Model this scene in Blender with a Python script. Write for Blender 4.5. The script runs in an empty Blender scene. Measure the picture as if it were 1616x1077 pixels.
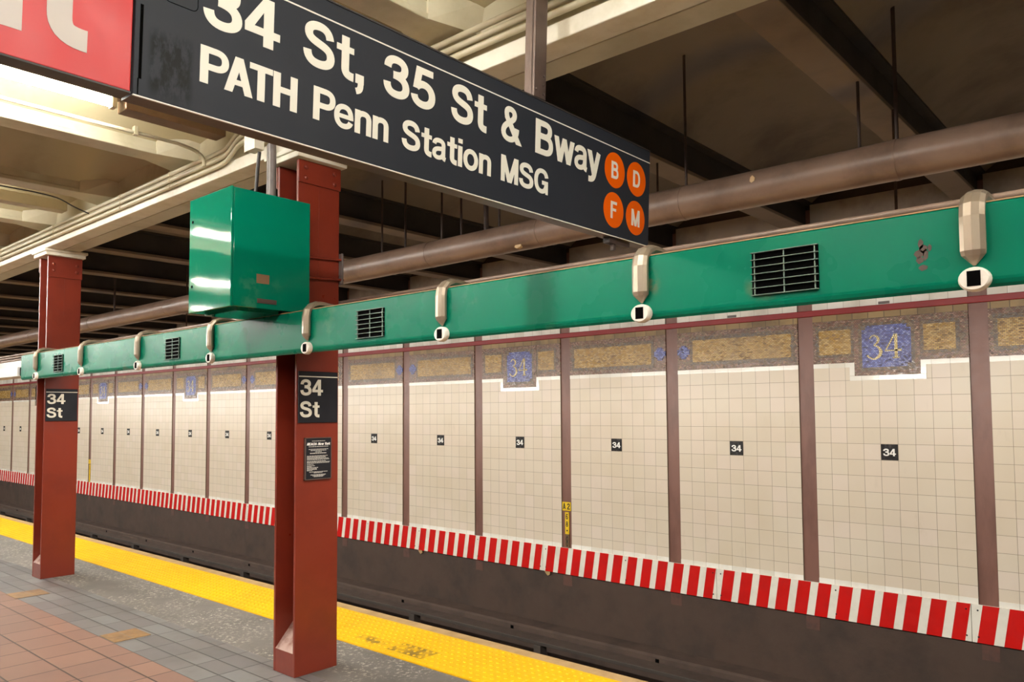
import bpy, bmesh, math, random
from mathutils import Vector, Matrix
random.seed(7)
SC = bpy.context.scene
COL = SC.collection
PI = math.pi

# ------------------------------------------------------------------ camera
CAM_H = 1.668
cam_d = bpy.data.cameras.new('camera'); cam = bpy.data.objects.new('camera', cam_d); COL.objects.link(cam)
cam_d.sensor_fit = 'HORIZONTAL'; cam_d.sensor_width = 36.0; cam_d.lens = 27.313
cam_d.shift_x = 0.0; cam_d.shift_y = 0.02963; cam_d.clip_start = 0.05; cam_d.clip_end = 200
_r = [[0.751103, 0.039828, 0.658983], [0.660154, -0.035554, -0.750288], [-0.006453, 0.998574, -0.052997]]
cam.matrix_world = Matrix(((*_r[0], 0), (*_r[1], 0), (*_r[2], CAM_H), (0, 0, 0, 1)))
SC.camera = cam

# ------------------------------------------------------------------ world, exposure
world = bpy.data.worlds.new('station_air'); SC.world = world; world.use_nodes = True
bg = world.node_tree.nodes['Background']; bg.inputs[0].default_value = (1.0, 0.86, 0.70, 1); bg.inputs[1].default_value = 0.05
SC.view_settings.view_transform = 'Standard'; SC.view_settings.look = 'None'
SC.view_settings.exposure = 0.0; SC.view_settings.gamma = 1.0; SC.view_settings.use_curve_mapping = False
TUBE_W = 100.0                      # watts of one 1.22 m fluorescent tube under the platform ceiling
EDGE_W = 36.0                       # watts of one 1.2 m tube of the row behind the green duct
TUBE_COL = (1.0, 0.97, 0.92)
EDGE_COL = (1.0, 0.955, 0.885)

# ------------------------------------------------------------------ node helpers
def lin(h):
    h = h.lstrip('#'); o = []
    for i in (0, 2, 4):
        c = int(h[i:i+2], 16) / 255
        o.append(c / 12.92 if c <= .04045 else ((c + .055) / 1.055) ** 2.4)
    return (o[0], o[1], o[2], 1.0)

class NT:
    def __init__(s, name):
        s.m = bpy.data.materials.new(name); s.m.use_nodes = True
        s.t = s.m.node_tree; s.b = s.t.nodes['Principled BSDF']
        s.pos = s.t.nodes.new('ShaderNodeNewGeometry').outputs['Position']
        sp = s.t.nodes.new('ShaderNodeSeparateXYZ'); s.t.links.new(s.pos, sp.inputs[0]); s.xyz = dict(zip('XYZ', sp.outputs))
    def set(s, sock, v):
        if hasattr(v, 'is_output'): s.t.links.new(v, sock)
        else: sock.default_value = v
    def math(s, op, a, b=0.0, c=None, clamp=False):
        n = s.t.nodes.new('ShaderNodeMath'); n.operation = op; n.use_clamp = clamp
        s.set(n.inputs[0], a); s.set(n.inputs[1], b)
        if c is not None: s.set(n.inputs[2], c)
        return n.outputs[0]
    def mix(s, f, a, b, blend='MIX'):
        n = s.t.nodes.new('ShaderNodeMix'); n.data_type = 'RGBA'; n.blend_type = blend
        s.set(n.inputs[0], f); s.set(n.inputs[6], a); s.set(n.inputs[7], b); return n.outputs[2]
    def noise(s, scale, detail=3.0, rough=.55, vec=None, stretch=None):
        v = vec or s.pos
        if stretch:
            mp = s.t.nodes.new('ShaderNodeMapping'); s.t.links.new(v, mp.inputs[0]); mp.inputs['Scale'].default_value = stretch; v = mp.outputs[0]
        n = s.t.nodes.new('ShaderNodeTexNoise'); s.t.links.new(v, n.inputs['Vector'])
        n.inputs['Scale'].default_value = scale; n.inputs['Detail'].default_value = detail; n.inputs['Roughness'].default_value = rough
        return n.outputs[0]
    def ramp(s, f, stops, const=False):
        n = s.t.nodes.new('ShaderNodeValToRGB'); s.set(n.inputs[0], f); r = n.color_ramp
        if const: r.interpolation = 'CONSTANT'
        while len(r.elements) < len(stops): r.elements.new(.5)
        for e, (p, c) in zip(r.elements, stops):
            e.position = p; e.color = c if len(c) == 4 else (*c, 1)
        return n.outputs[0]
    def step(s, f, lo, hi):
        n = s.t.nodes.new('ShaderNodeMapRange'); n.interpolation_type = 'SMOOTHSTEP'
        s.set(n.inputs[0], f); n.inputs[1].default_value = lo; n.inputs[2].default_value = hi
        return n.outputs[0]
    def bump(s, h, strength=.3, dist=.01):
        n = s.t.nodes.new('ShaderNodeBump'); n.inputs['Strength'].default_value = strength; n.inputs['Distance'].default_value = dist
        s.set(n.inputs['Height'], h); s.t.links.new(n.outputs[0], s.b.inputs['Normal'])
    def cells(s, au, av, w, h, ou=0., ov=0., stagger=0.):
        """cell noise 0..1 and distance to the nearest cell border in metres"""
        u = s.math('DIVIDE', s.math('SUBTRACT', s.xyz[au], ou), w); v = s.math('DIVIDE', s.math('SUBTRACT', s.xyz[av], ov), h)
        row = s.math('FLOOR', v)
        if stagger: u = s.math('ADD', u, s.math('MULTIPLY', s.math('FLOORED_MODULO', row, 2.0), stagger))
        cu = s.math('FLOOR', u)
        fu = s.math('SUBTRACT', u, cu); fv = s.math('SUBTRACT', v, row)
        du = s.math('MULTIPLY', s.math('MINIMUM', fu, s.math('SUBTRACT', 1.0, fu)), w)
        dv = s.math('MULTIPLY', s.math('MINIMUM', fv, s.math('SUBTRACT', 1.0, fv)), h)
        cb = s.t.nodes.new('ShaderNodeCombineXYZ'); s.t.links.new(cu, cb.inputs[0]); s.t.links.new(row, cb.inputs[1])
        wn = s.t.nodes.new('ShaderNodeTexWhiteNoise'); wn.noise_dimensions = '3D'; s.t.links.new(cb.outputs[0], wn.inputs[0])
        return wn.outputs['Value'], s.math('MINIMUM', du, dv)
    def out(s, color, rough=.5, metal=0., spec=.5, coat=0.):
        s.set(s.b.inputs['Base Color'], color); s.set(s.b.inputs['Roughness'], rough); s.set(s.b.inputs['Metallic'], metal)
        s.b.inputs['Specular IOR Level'].default_value = spec
        if coat: s.b.inputs['Coat Weight'].default_value = coat; s.b.inputs['Coat Roughness'].default_value = .12
        return s.m

M = {}
def paint(name, base, dark=None, rough=.45, scale=6., amt=.5, metal=0., bump=.15, spec=.5, fine=60., stretch=None):
    n = NT(name); a = lin(base); b = lin(dark) if dark else tuple(c * .72 for c in a[:3]) + (1,)
    f = n.step(n.noise(scale, 5, .6, stretch=stretch), .42, .72)
    c = n.mix(n.math('MULTIPLY', f, amt), a, b)
    n.bump(n.noise(fine, 3), bump, .004)
    rr = n.math('ADD', rough, n.math('MULTIPLY', n.math('SUBTRACT', n.noise(scale * 2.5), .5), .25))
    M[name] = n.out(c, rr, metal, spec); return M[name]

def tile(name, stops, w, h, au, av, ou=0., ov=0., grout='#6b5a48', gw=.0016, stagger=0., rough=.25, dirt=None, bump=.25, dirt_scale=1.5, dirt_amt=.5, spec=.5, metal=0., gmin=.0, rvar=.0):
    n = NT(name); r, d = n.cells(au, av, w, h, ou, ov, stagger)
    c = n.ramp(r, [(p, lin(x)) for p, x in stops], const=True)
    if dirt: c = n.mix(n.math('MULTIPLY', n.step(n.noise(dirt_scale, 5, .6), .4, .75), dirt_amt), c, lin(dirt))
    g = n.step(d, gw * .6, gw * 1.3)
    c = n.mix(g, lin(grout), c)
    n.bump(g, bump, .003)
    rg = n.math('ADD', rough, n.math('MULTIPLY', r, rvar)) if rvar else rough
    M[name] = n.out(c, rg, metal, spec); return M[name]

# wall
POST0, BAY = -10.5534, 1.524
TU = POST0 + BAY / 2 - .0762
def wall_tile():
    n = NT('cream_wall_tile'); r, d = n.cells('X', 'Z', .1524, .1524, TU, 1.348 - .1524 * 20)
    c = n.ramp(r, [(0, lin('#d7cab6')), (.3, lin('#d5c7b2')), (.5, lin('#d9cab7')), (.7, lin('#d6c8b4')), (.86, lin('#dacbba'))], const=True)
    c = n.mix(n.math('MULTIPLY', n.step(n.noise(1.1, 4), .4, .75), .35), c, lin('#c9b89a'))
    c = n.mix(n.math('MULTIPLY', n.step(n.noise(7, 4, .7, stretch=(1, 1, .35)), .6, .8), .18), c, lin('#a99880'))
    g = n.step(d, .0009, .0022)
    c = n.mix(g, lin('#857560'), c); n.bump(g, .3, .003)
    M['tile'] = n.out(c, .33, 0, .4)
wall_tile()
tile('white_tile', [(0, '#e9e4d8'), (.5, '#f0ece2'), (.8, '#e2dccf')], .1524, .30, 'X', 'Z', TU, -1.0, '#a59a88', .0013, rough=.14, dirt='#cfc5b0', dirt_scale=4, dirt_amt=.4)
tile('upper_white_tile', [(0, '#ddd8cc'), (.5, '#e4e0d6'), (.8, '#d3cdc0')], .1524, .30, 'X', 'Z', TU, -1.0, '#8d8474', .0015, rough=.35, dirt='#a89f8c', dirt_scale=3, dirt_amt=.6)
tile('tan_brick_tile', [(0, '#8f7448'), (.4, '#9b7f50'), (.7, '#83693f')], .145, .075, 'X', 'Z', TU, 2.547, '#3d2d1c', .003, rough=.4, dirt='#4a3520', dirt_amt=.7, dirt_scale=3)
MOS_BROWN = [(0, '#85604f'), (.22, '#9a715c'), (.38, '#745343'), (.52, '#8a7455'), (.66, '#a5806f'), (.80, '#8a7152'), (.90, '#c09c82'), (.97, '#4a3626')]
MOS_DARK = [(0, '#6c5646'), (.25, '#7d633f'), (.45, '#635546'), (.6, '#8a7255'), (.75, '#756e66'), (.9, '#9a8264')]
MOS_GOLD = [(0, '#b98f42'), (.3, '#c49c4e'), (.55, '#a67f38'), (.75, '#d2b06c'), (.94, '#86642f')]
MOS_BLUE = [(0, '#5a63ac'), (.25, '#6b77c2'), (.45, '#4a5092'), (.6, '#7f8bd2'), (.75, '#5b5b9a'), (.86, '#a5acdc'), (.95, '#37375c')]
def mosaic(name, st, w=.021, h=.0125, **k):
    return tile(name, st, w, h, 'X', 'Z', .003, .001, '#3a2d22', .0015, stagger=.5, rough=.16, rvar=.35, bump=.15, dirt='#4a3626', dirt_scale=5, dirt_amt=.35, **k)
mosaic('mosaic_brown', MOS_BROWN); mosaic('mosaic_dark', MOS_DARK); mosaic('mosaic_gold', MOS_GOLD, .03, .0135); mosaic('mosaic_blue', MOS_BLUE)
mosaic('mosaic_digit', [(0, '#e8d08c'), (.5, '#f2e2ae'), (.8, '#dcc074')], .018, .018)
paint('post_brown', '#7d574b', '#5f4036', .42, 5, .6, stretch=(1, 1, .3))
paint('post_faded', '#56382e', '#41302a', .7, 9, .9)
paint('track_wall', '#443329', '#30251e', .75, 2.2, .8, bump=.4, fine=25)
paint('ledge', '#4d3d34', '#362b25', .8, 3, .7, bump=.4, fine=30)
paint('upper_wall', '#b0a69b', '#857a70', .8, 2.5, .8)
paint('red_trim', '#8b1d1d', '#701717', .35, 3, .5)
paint('haz_red', '#c9140f', '#a5100c', .35, 4, .4)
paint('haz_white', '#e6e0d2', '#c9c0ae', .4, 6, .4)
paint('marker_yellow', '#e6bf1a', '#b08a10', .4, 10, .6)
# steel
paint('column_red', '#762b1b', '#612218', .34, 4, .45, bump=.08)
paint('pale_fill', '#b59a90', '#7a4a40', .8, 14, .8)
paint('cream_paint', '#c8c0a4', '#a09470', .45, 2.4, .55, bump=.35, fine=18)
paint('cream_rough', '#e4decb', '#bdb292', .5, 5, .5, bump=.7, fine=14)
paint('vault_paint', '#b3a784', '#8c7d58', .6, 1.5, .5, bump=.3, fine=10)
paint('soot', '#7d7266', '#584d43', .8, 1.3, .8, bump=.3, fine=12)
paint('dark_steel', '#38312d', '#211d1b', .7, 2, .7, bump=.3)  # dark web and top flange; the bottom flange takes the lighter beam_edge
paint('beam_edge', '#7c6c5d', '#5c4e43', .7, 2, .6, bump=.2)
paint('pipe_brown', '#8d7464', '#655042', .38, 3.5, .7, bump=.3, fine=30)
paint('rod_brown', '#4b3b34', '#2b221e', .6, 8, .6)
paint('conduit_brown', '#8d7768', '#5c4b41', .4, 6, .6)
paint('chip_paint', '#d8b98a', '#b98f5a', .6, 20, .4)
paint('hanger_steel', '#63534c', '#413733', .45, 8, .5, metal=.3)
paint('steel_cap', '#9b8d7a', '#857764', .34, 2, .4, metal=.5, bump=.0)
paint('collar_white', '#ece4d6', '#cfc3b0', .4, 15, .4)
paint('fixture_cream', '#c8bc9c', '#978668', .45, 6, .5)
paint('fixture_dirty', '#7d6046', '#5b4532', .5, 4, .6)
paint('white_box', '#dcdcd8', '#c0c0bc', .4, 4, .4)
paint('cable_grey', '#655b56', '#4a423d', .5, 10, .5)
paint('cable_black', '#2a2422', '#1a1615', .5, 10, .5)
paint('black_void', '#050505', '#030303', .9, 8, .3, spec=.03)  # flat black; also puts the dark inside of openings into colour
paint('slat_grey', '#6f8577', '#4d5a51', .35, 12, .5, metal=.3)
def green(name, base, dark, wear, rg=.22, rv=.12, sp=.13):
    n = NT(name)
    c = n.mix(n.math('MULTIPLY', n.step(n.noise(1.7, 4), .4, .75), .5), lin(base), lin(dark))
    blot = n.math('MULTIPLY', n.step(n.noise(3.1, 2, .4), .62, .74), n.step(n.noise(14, 3, .6), .45, .6))
    c = n.mix(n.math('MULTIPLY', blot, .35 * wear), c, lin('#6f9a7c'))
    brown = n.math('MULTIPLY', n.step(n.noise(2.3, 2, .4, stretch=(1.3, 1, 1.3)), .68, .76), n.step(n.noise(22, 3), .4, .6))
    c = n.mix(n.math('MULTIPLY', brown, .55 * wear), c, lin('#7a6247'))
    scr = n.step(n.noise(26, 4, .7, stretch=(.4, .4, 1.4)), .74, .8)
    c = n.mix(n.math('MULTIPLY', scr, .3 * wear), c, lin('#a8c8b4'))
    n.bump(n.noise(3, 2), .1, .01)
    M[name] = n.out(c, n.math('ADD', rg, n.math('MULTIPLY', n.noise(5), rv)), 0, sp)
green('duct_green', '#026d54', '#02604a', .9); green('cabinet_green', '#036e54', '#03624b', .6, .03, .04, .3)
# sign
def sign_black():
    n = NT('sign_black')
    a = n.xyz; box = None
    for ax, lo, hi, e in (('Y', .925, 1.045, .012), ('Z', 2.565, 2.735, .03)):
        g = n.math('MULTIPLY', n.step(a[ax], lo - e, lo + e), n.math('SUBTRACT', 1.0, n.step(a[ax], hi - e, hi + e)))
        box = g if box is None else n.math('MULTIPLY', box, g)
    sm = n.math('MULTIPLY', box, n.step(n.noise(26, 4, .7, stretch=(1, 1, .45)), .36, .56))
    c = n.mix(sm, lin('#2d3139'), lin('#101114'))
    c = n.mix(n.math('MULTIPLY', n.step(n.noise(3, 4), .5, .8), .2), c, lin('#3e4047'))
    n.bump(n.noise(80, 2), .03, .002)
    M['sign_black'] = n.out(c, n.math('ADD', .42, n.math('MULTIPLY', n.noise(9), .1)), 0, .18)
sign_black()
paint('sign_frame', '#3a3634', '#2a2725', .5, 4, .5)
paint('sign_bottom', '#54443e', '#3d312c', .5, 4, .5)
paint('sign_line', '#fffcf0', '#f4efe0', .4, 10, .2)
paint('sign_letter', '#fffcec', '#fcf7e4', .45, 10, .2, bump=.02)
paint('sign_red', '#cf282a', '#c42426', .4, 3, .3, bump=.03)
paint('sign_letter_grey', '#d8cfc6', '#cfc6bc', .45, 10, .2, bump=.02)
paint('bullet_orange', '#ff6a04', '#ff6202', .4, 5, .2, bump=.02, spec=.15)
paint('bullet_letter', '#fff4e6', '#fbe9da', .45, 10, .2, bump=.02)
paint('plate_black', '#232327', '#19191d', .4, 6, .5, bump=.05, spec=.2)
paint('plate_letter', '#d5cfbe', '#b9b29e', .45, 14, .5, bump=.02)
paint('notice_text', '#b9b5ac', '#9a968e', .5, 20, .3, bump=.02)
paint('number_black', '#1c1a1b', '#141213', .25, 10, .4)
paint('number_white', '#f3efe8', '#e6e0d6', .3, 10, .2)
paint('black_ink', '#141210', '#0c0a09', .5, 10, .2)
# floor
tile('floor_brown', [(0, '#816254'), (.3, '#7e5f52'), (.6, '#866657'), (.85, '#7b5d50')], .3048, .3048, 'X', 'Y', -5.074, 1.9415, '#2a1d18', .0055, rough=.4, dirt='#725a4f', dirt_scale=2.2, dirt_amt=.5)
tile('floor_grey', [(0, '#6b6866'), (.3, '#666362'), (.6, '#71706e'), (.85, '#615f5e')], .3048, .1524, 'X', 'Y', -5.074, 2.41, '#252220', .0046, rough=.42, dirt='#575350', dirt_scale=2.5, dirt_amt=.6)
def concrete():
    n = NT('floor_concrete')
    c = n.ramp(n.noise(1.6, 5, .65), [(.3, lin('#524e49')), (.6, lin('#67625c')), (.8, lin('#5a5550'))])
    sp = n.math('MULTIPLY', n.step(n.noise(34, 4, .75, stretch=(1, .7, 1)), .53, .62), n.step(n.noise(1.8, 3), .36, .52))
    c = n.mix(n.math('MULTIPLY', sp, .75), c, lin('#b3ad9e'))
    n.bump(n.noise(60, 3), .3, .004)
    M['floor_concrete'] = n.out(c, .6)
concrete()
def tactile():
    n = NT('tactile_yellow')
    a = n.xyz
    def box(x0, x1, y0, y1, e):
        g = n.math('MULTIPLY', n.step(a['X'], x0 - e, x0 + e), n.math('SUBTRACT', 1.0, n.step(a['X'], x1 - e, x1 + e)))
        h = n.math('MULTIPLY', n.step(a['Y'], y0 - e, y0 + e), n.math('SUBTRACT', 1.0, n.step(a['Y'], y1 - e, y1 + e)))
        return n.math('MULTIPLY', g, h)
    c = n.mix(n.math('MULTIPLY', n.step(n.noise(1.3, 4), .45, .75), .5), lin('#d4a500'), lin('#bf8c04'))
    low = n.math('SUBTRACT', 1.0, n.step(a['Z'], .0085, .0115))
    w = n.math('MULTIPLY', box(-4.36, -4.0, 3.6, 3.77, .012), n.step(n.noise(5, 3), .3, .5))
    w2 = n.math('MULTIPLY', box(-4.75, -4.45, 3.62, 3.72, .03), n.step(n.noise(9, 3), .4, .6))
    w = n.math('MAXIMUM', w, w2)
    w = n.math('MAXIMUM', w, n.math('MULTIPLY', n.step(n.noise(2.6, 4, .7), .66, .8), .5))
    w = n.math('MULTIPLY', w, low)
    c = n.mix(n.math('MULTIPLY', w, .85), c, lin('#5b4a24'))
    M['tactile_yellow'] = n.out(c, .45, 0, .2)
tactile()
paint('edge_beige', '#a88a5e', '#86673b', .6, 6, .7, bump=.3)
paint('tan_plate', '#84643c', '#5f4830', .5, 9, .8)
paint('slab_side', '#1a1614', '#100e0d', .8, 3, .6)
paint('track_floor', '#0d0b0a', '#070606', .9, 3, .6)
paint('rail_cover', '#3d352f', '#2b2521', .6, 4, .6)

def emis(name, col, s):
    n = NT(name); n.b.inputs['Base Color'].default_value = (1, 1, 1, 1)
    n.b.inputs['Emission Color'].default_value = (*col, 1); n.b.inputs['Emission Strength'].default_value = s; M[name] = n.m
emis('tube_glow', TUBE_COL, TUBE_W / (PI * 2 * PI * .019 * 1.22)); emis('edge_tube_glow', EDGE_COL, 8.0)

# ------------------------------------------------------------------ mesh helpers
ORG = {}
class MB:
    def __init__(s): s.v = []; s.f = []; s.mi = []; s.sm = []
    def add(s, vs, fs, mi=0, smooth=False):
        o = len(s.v); s.v += [tuple(v) for v in vs]; s.f += [tuple(i + o for i in f) for f in fs]; s.mi += [mi] * len(fs); s.sm += [smooth] * len(fs); return s
    def box(s, x0, x1, y0, y1, z0, z1, mi=0, bev=0.):
        x0, x1 = min(x0, x1), max(x0, x1); y0, y1 = min(y0, y1), max(y0, y1); z0, z1 = min(z0, z1), max(z0, z1)
        if bev:
            bm = bmesh.new(); bmesh.ops.create_cube(bm, size=1)
            for v in bm.verts: v.co = Vector(((x0 + x1) / 2 + v.co.x * (x1 - x0), (y0 + y1) / 2 + v.co.y * (y1 - y0), (z0 + z1) / 2 + v.co.z * (z1 - z0)))
            bmesh.ops.bevel(bm, geom=bm.edges[:], offset=bev, segments=2, profile=.5, affect='EDGES')
            bm.verts.ensure_lookup_table(); bm.verts.index_update()
            s.add([v.co[:] for v in bm.verts], [[v.index for v in f.verts] for f in bm.faces], mi); bm.free(); return s
        vs = [(x, y, z) for x in (x0, x1) for y in (y0, y1) for z in (z0, z1)]
        return s.add(vs, [(0, 1, 3, 2), (4, 6, 7, 5), (0, 4, 5, 1), (2, 3, 7, 6), (0, 2, 6, 4), (1, 5, 7, 3)], mi)
    def prism(s, poly, axis, a, b, mi=0, smooth=False):
        """poly in the two other axes (cyclic order XYZ without axis), extruded a..b along axis"""
        def P(p, t): return {'X': (t, p[0], p[1]), 'Y': (p[0], t, p[1]), 'Z': (p[0], p[1], t)}[axis]
        n = len(poly); vs = [P(p, a) for p in poly] + [P(p, b) for p in poly]
        s.add(vs, [(i, (i + 1) % n, n + (i + 1) % n, n + i) for i in range(n)], mi, smooth)
        return s.add(vs, [tuple(range(n))[::-1], tuple(range(n, 2 * n))], mi)
    def sweep(s, path, rad, n=12, mi=0, cap=True, smooth=True, up=(0, 0, 1), ell=None):
        pts = [Vector(p) for p in path]; rs = rad if isinstance(rad, (list, tuple)) else [rad] * len(pts)
        vs = []; prev = None
        for i, p in enumerate(pts):
            d = (pts[min(i + 1, len(pts) - 1)] - pts[max(i - 1, 0)]).normalized()
            if ell: a = Vector(up)
            else:
                a = prev - d * prev.dot(d) if prev else d.cross(Vector((.3, .5, .8)) if abs(d.z) > .9 else Vector((0, 0, 1)))
            a.normalize(); prev = a.copy(); b = d.cross(a).normalized()
            for k in range(n):
                t = 2 * PI * (k + .5) / n; e = ell or (1, 1)
                vs.append(p + (a * math.cos(t) * e[0] + b * math.sin(t) * e[1]) * rs[i])
        fs = [(i * n + k, i * n + (k + 1) % n, (i + 1) * n + (k + 1) % n, (i + 1) * n + k) for i in range(len(pts) - 1) for k in range(n)]
        s.add(vs, fs, mi, smooth)
        if cap: s.add(vs, [tuple(range(n))[::-1], tuple(range(len(vs) - n, len(vs)))], mi)
        return s
    def cyl(s, p0, p1, r, n=16, mi=0): return s.sweep([p0, p1], r, n, mi)
    def dome(s, c, rx, ry, h, nrm='-Y', n=16, m=5, mi=0):
        vs = []; fs = []
        for j in range(m):
            t = j / m * PI / 2
            for k in range(n):
                a = 2 * PI * k / n; p = (math.cos(t) * math.cos(a) * rx, math.cos(t) * math.sin(a) * ry, math.sin(t) * h); vs.append(p)
        vs.append((0, 0, h))
        for j in range(m - 1): fs += [(j * n + k, j * n + (k + 1) % n, (j + 1) * n + (k + 1) % n, (j + 1) * n + k) for k in range(n)]
        fs += [((m - 1) * n + k, (m - 1) * n + (k + 1) % n, m * n) for k in range(n)]
        fs.append(tuple(range(n))[::-1])
        def T(p): return {'-Y': (c[0] + p[0], c[1] - p[2], c[2] + p[1]), '+X': (c[0] + p[2], c[1] + p[0], c[2] + p[1]), '+Z': (c[0] + p[0], c[1] + p[1], c[2] + p[2])}[nrm]
        return s.add([T(p) for p in vs], fs, mi, True)
    def build(s, name, mat, parent=None, local=False):
        me = bpy.data.meshes.new(name)
        o = Vector((0, 0, 0))
        if parent is not None and not local: o = ORG[parent]
        elif parent is None:
            xs = list(zip(*s.v)); o = Vector(((min(xs[0]) + max(xs[0])) / 2, (min(xs[1]) + max(xs[1])) / 2, min(xs[2])))
        me.from_pydata([(v[0] - o.x, v[1] - o.y, v[2] - o.z) for v in s.v], [], s.f)
        for m in (mat if isinstance(mat, (list, tuple)) else [mat]): me.materials.append(M[m] if isinstance(m, str) else m)
        me.polygons.foreach_set('material_index', s.mi); me.polygons.foreach_set('use_smooth', s.sm); me.update()
        bm = bmesh.new(); bm.from_mesh(me); bmesh.ops.recalc_face_normals(bm, faces=bm.faces); bm.to_mesh(me); bm.free()
        ob = bpy.data.objects.new(name, me); COL.objects.link(ob)
        if parent is None: ob.location = o; ORG[ob] = o
        else: ob.parent = parent; ORG[ob] = ORG[parent]
        return ob

def tag(o, label, cat, group=None):
    o['label'] = label; o['category'] = cat; o['kind'] = 'thing'
    if group: o['group'] = group
    return o
def thing(name, loc, label, cat, group=None, rot=None):
    o = bpy.data.objects.new(name, None); COL.objects.link(o); o.location = loc; o.empty_display_size = .1
    if rot: o.rotation_euler = rot
    ORG[o] = Vector(loc); return tag(o, label, cat, group)
def struct(o): o['kind'] = 'structure'; return o
def dup(o, loc, label):
    def cp(a, par):
        c = a.copy(); COL.objects.link(c)
        if par: c.parent = par
        for ch in list(a.children): cp(ch, c)
        return c
    c = cp(o, None); c.location = loc; c['label'] = label; return c

# lettering: a plain grotesque drawn as strokes. Units: capital height = 1. fn maps (x right, y up, z out) to space
W0 = .195
def _S(*segs, w=None): return ('s', segs, w)                     # stroke: (x,y) points are lines, 6-tuples are cubic curves
def _R(x0, x1, y0, y1): return ('p', ((x0, y0), (x1, y0), (x1, y1), (x0, y1)))
def _D(x0, y0, x1, y1, w): return ('p', ((x0 - w / 2, y0), (x0 + w / 2, y0), (x1 + w / 2, y1), (x1 - w / 2, y1)))
STEM = _R(0, .2, 0, 1)
def _O(cx, cy, rx, ry, w=None):
    k = .58
    return _S((cx + rx, cy), (cx + rx, cy + k * ry, cx + k * rx, cy + ry, cx, cy + ry), (cx - k * rx, cy + ry, cx - rx, cy + k * ry, cx - rx, cy), (cx - rx, cy - k * ry, cx - k * rx, cy - ry, cx, cy - ry), (cx + k * rx, cy - ry, cx + rx, cy - k * ry, cx + rx, cy), w=w)
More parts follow.
